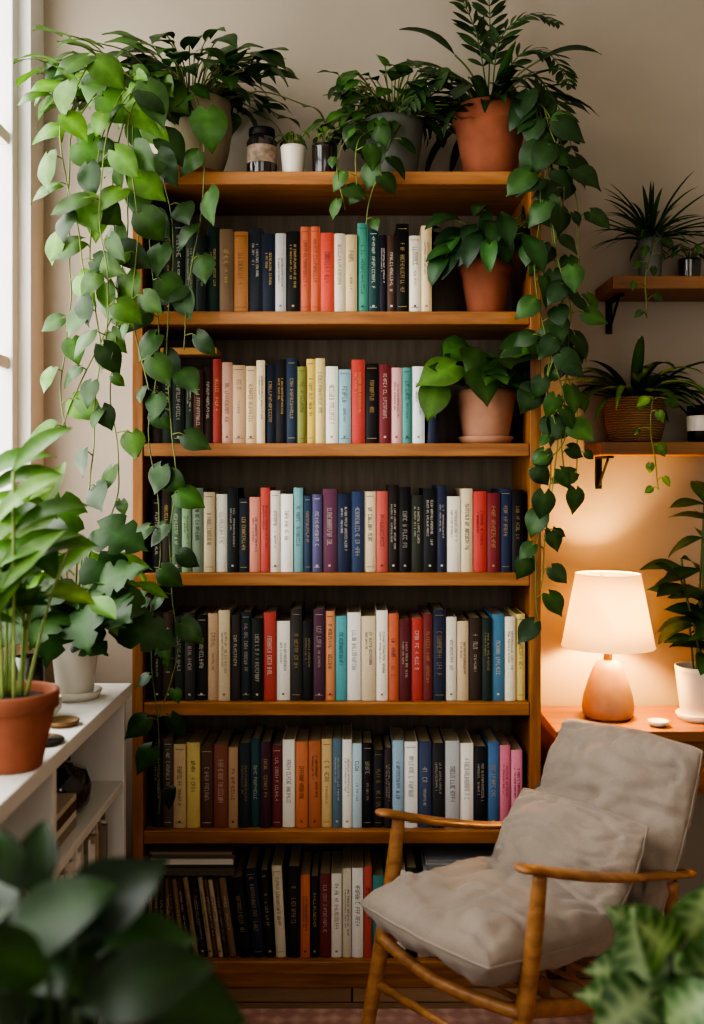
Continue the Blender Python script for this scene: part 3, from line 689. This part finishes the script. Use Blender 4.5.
# ---------------------------------------------------------------- lounge chair
A0=Vector((.060,2.157,.0)); wv=Vector((.628,-.778,0)); bv=Vector((.778,.628,0)); CW=.40
def C(w,s,z): return A0+wv*w+bv*s+Vector((0,0,z))
ch=empty('lounge_chair',C(.2,.25,0)); cog=ch.location.copy()
mb=MB()
for w in (0,CW):
    pts=smoothpath([C(w,-.004,.596)]+[C(w,s,.600-.27*s-.012*math.sin(math.pi*s/.5)) for s in (.02,.1,.2,.3,.4,.5,.56)],6)
    n=len(pts); rad=[]
    for i in range(n):
        t=i/(n-1); r=.021+.005*math.sin(math.pi*min(1,t*1.6))
        if i<6: r*=.5+.5*math.sin(math.pi/2*i/6)
        if i>n-4: r*=.7
        rad.append(r)
    mb.tube(pts,rad,16,flat=.36,updir=(0,0,1))
    q=smoothpath([C(w,.055,.580),C(w,.03,.42),C(w,-.01,.25),C(w,-.07,.0135)],6); mb.tube(q,[.011+.007*math.sin(math.pi*min(1,i/(len(q)-1)*.9+.1)) for i in range(len(q))],12)
    q=smoothpath([C(w,.48,.455),C(w,.49,.25),C(w,.55,.0135)],6); mb.tube(q,[.015-.004*i/(len(q)-1) for i in range(len(q))],12)
    mb.tube(smoothpath([C(w,.01,.335),C(w,.25,.270),C(w,.50,.235)],6),.012,10,flat=1.4)
mb.tube(smoothpath([C(0,.0,.33),C(CW/2,-.02,.318),C(CW,.0,.33)],6),.013,10)
mb.tube([C(0,.495,.24),C(CW,.495,.24)],.013,10)
mb.tube([C(0,-.012,.235),C(CW,-.012,.235)],.009,10)
for w in (.04,CW-.04):
    mb.tube(smoothpath([C(w,.40,.235),C(w,.50,.42),C(w,.60,.60),C(w,.655,.68)],6),.012,10)
for k in range(5):
    s=.50+.033*k; z=.42+.06*k; mb.tube([C(.04,s+.01,z),C(CW-.04,s+.01,z)],.008,8)
for k in range(6):
    s=.06+.07*k; mb.tube([C(0,s,.325-.19*s),C(CW,s,.325-.19*s)],.006,8)
mb.build('frame',[M_chairw],ch,cog)
def cushion(name,c,u,v,n,su,sv,sn,puff=.35,seed=0,seamlines=(),wr=.006,e=5,sag=0):
    mb=MB(); G=60; u=u.normalized(); v=v.normalized(); n=n.normalized()
    vs=[];fs=[]
    def edge(a,b):
        sc=1+.02*noise.noise(Vector((a*3+seed,b*3,seed)))
        return c+u*su/2*a*(1-.06*b*b)*sc+v*sv/2*b*(1-.06*a*a)*sc-n*sag*(a*a)
    def pt(a,b,side):
        k=max(0,1-abs(a)**e); l=max(0,1-abs(b)**e)
        ed=(k*l)**(1/2.4)
        dome=(1-puff)+puff*(1-a*a)*(1-b*b)+puff*.3*(2-a*a-b*b)/2
        th=sn/2*ed*dome
        for pos in seamlines:
            q=b-pos-.04*math.sin(a*2); th-= sn*.12*math.exp(-(q/.05)**2)
        x,y=a*1.1+seed,b*2.2
        wp=Vector((x+noise.noise(Vector((x,y,1)))*.9,y+noise.noise(Vector((x,y,7)))*.9,side*3))
        cr=max(0,1-abs(noise.noise(wp*1.4))*3.0)**2
        rim=math.exp(-((1-max(abs(a),abs(b)))/.3)**2)
        pk=noise.noise(Vector((a*8+seed,b*8,side)))*rim
        nz=noise.noise(Vector((a*2.2+seed,b*2.2,side*3)))*wr*2.0 - cr*wr*1.3 + pk*wr*1.1
        return edge(a,b)+n*side*(th+nz*ed)
    for side in (1,-1):
        o=len(vs)
        for i in range(G+1):
            for j in range(G+1):
                a=math.sin((i/G*2-1)*math.pi/2); b=math.sin((j/G*2-1)*math.pi/2)
                vs.append(pt(a,b,side))
        for i in range(G):
            for j in range(G):
                q=(o+i*(G+1)+j,o+(i+1)*(G+1)+j,o+(i+1)*(G+1)+j+1,o+i*(G+1)+j+1)
                fs.append(q if side==1 else q[::-1])
    mb.add(vs,fs)
    ring=[]
    for t in range(96):
        th=t/96*4; k=int(th); f_=math.sin(((th-k)*2-1)*math.pi/2)
        a,b=[(f_,-1),(1,f_),(-f_,1),(-1,-f_)][k]
        ring.append(edge(a,b))
    ring.append(ring[0]); mb.tube(ring,.003,6,caps=False)
    return mb.build(name,[M_fabric],ch,cog)
sd=(C(.2,.45,.345)-C(.2,-.045,.395)); nn=wv.cross(sd)
if nn.z<0: nn=-nn
cushion('seat_cushion',C(.2,.190,.402),wv,sd,nn,.39,.55,.135,.30,2,(),.009,7)
bd=(C(0,.615,.72)-C(0,.43,.37)); nn=wv.cross(bd)
if nn.dot(bv)>0: nn=-nn
cushion('back_cushion',C(.2,.520,.534),wv,bd,nn,.41,.42,.14,.40,5,(.15,),.013,5)
pd=(C(0,.50,.585)-C(0,.375,.41)); nn=wv.cross(pd)
if nn.dot(bv)>0: nn=-nn
cushion('lumbar_pillow',C(.215,.350,.490),wv,pd,nn,.365,.235,.12,.60,9,(),.009,5)

# ---------------------------------------------------------------- lights
def area(name,loc,rot,sx,sy,e,col):
    l=bpy.data.lights.new(name,'AREA'); l.shape='RECTANGLE'; l.size=sx; l.size_y=sy; l.energy=e; l.color=col
    o=bpy.data.objects.new(name,l); o.location=loc; o.rotation_euler=rot; bpy.context.scene.collection.objects.link(o); return o
area('daylight_window_left',(XL-.35,(WY0+WY1)/2,(WZ0+WZ1)/2+.1),(0,-math.pi/2,0),2.0,2.6,88,(1,.97,.92))
area('daylight_window_front',(.3,YF-.3,1.7),(math.pi/2,0,0),2.0,2.0,27,(1,.90,.76))
w=bpy.data.worlds.new('world'); bpy.context.scene.world=w; w.use_nodes=True
bg=w.node_tree.nodes['Background']; bg.inputs[0].default_value=(.9,.93,1,1); bg.inputs[1].default_value=1.2

# ---------------------------------------------------------------- camera
cd=bpy.data.cameras.new('camera'); cam=bpy.data.objects.new('camera',cd); bpy.context.scene.collection.objects.link(cam)
cam.location=(0,0,H); cam.rotation_euler=(math.pi/2,0,0); cd.sensor_fit='AUTO'; cd.sensor_width=36; cd.lens=36*F/1024; cd.shift_y=-(512-HZ)/1024
cd.clip_start=.05; cd.dof.use_dof=True; cd.dof.focus_distance=2.56; cd.dof.aperture_fstop=2.2
bpy.context.scene.camera=cam
try: bpy.context.scene.view_settings.look='AgX - High Contrast'
except Exception as ex: print(ex)
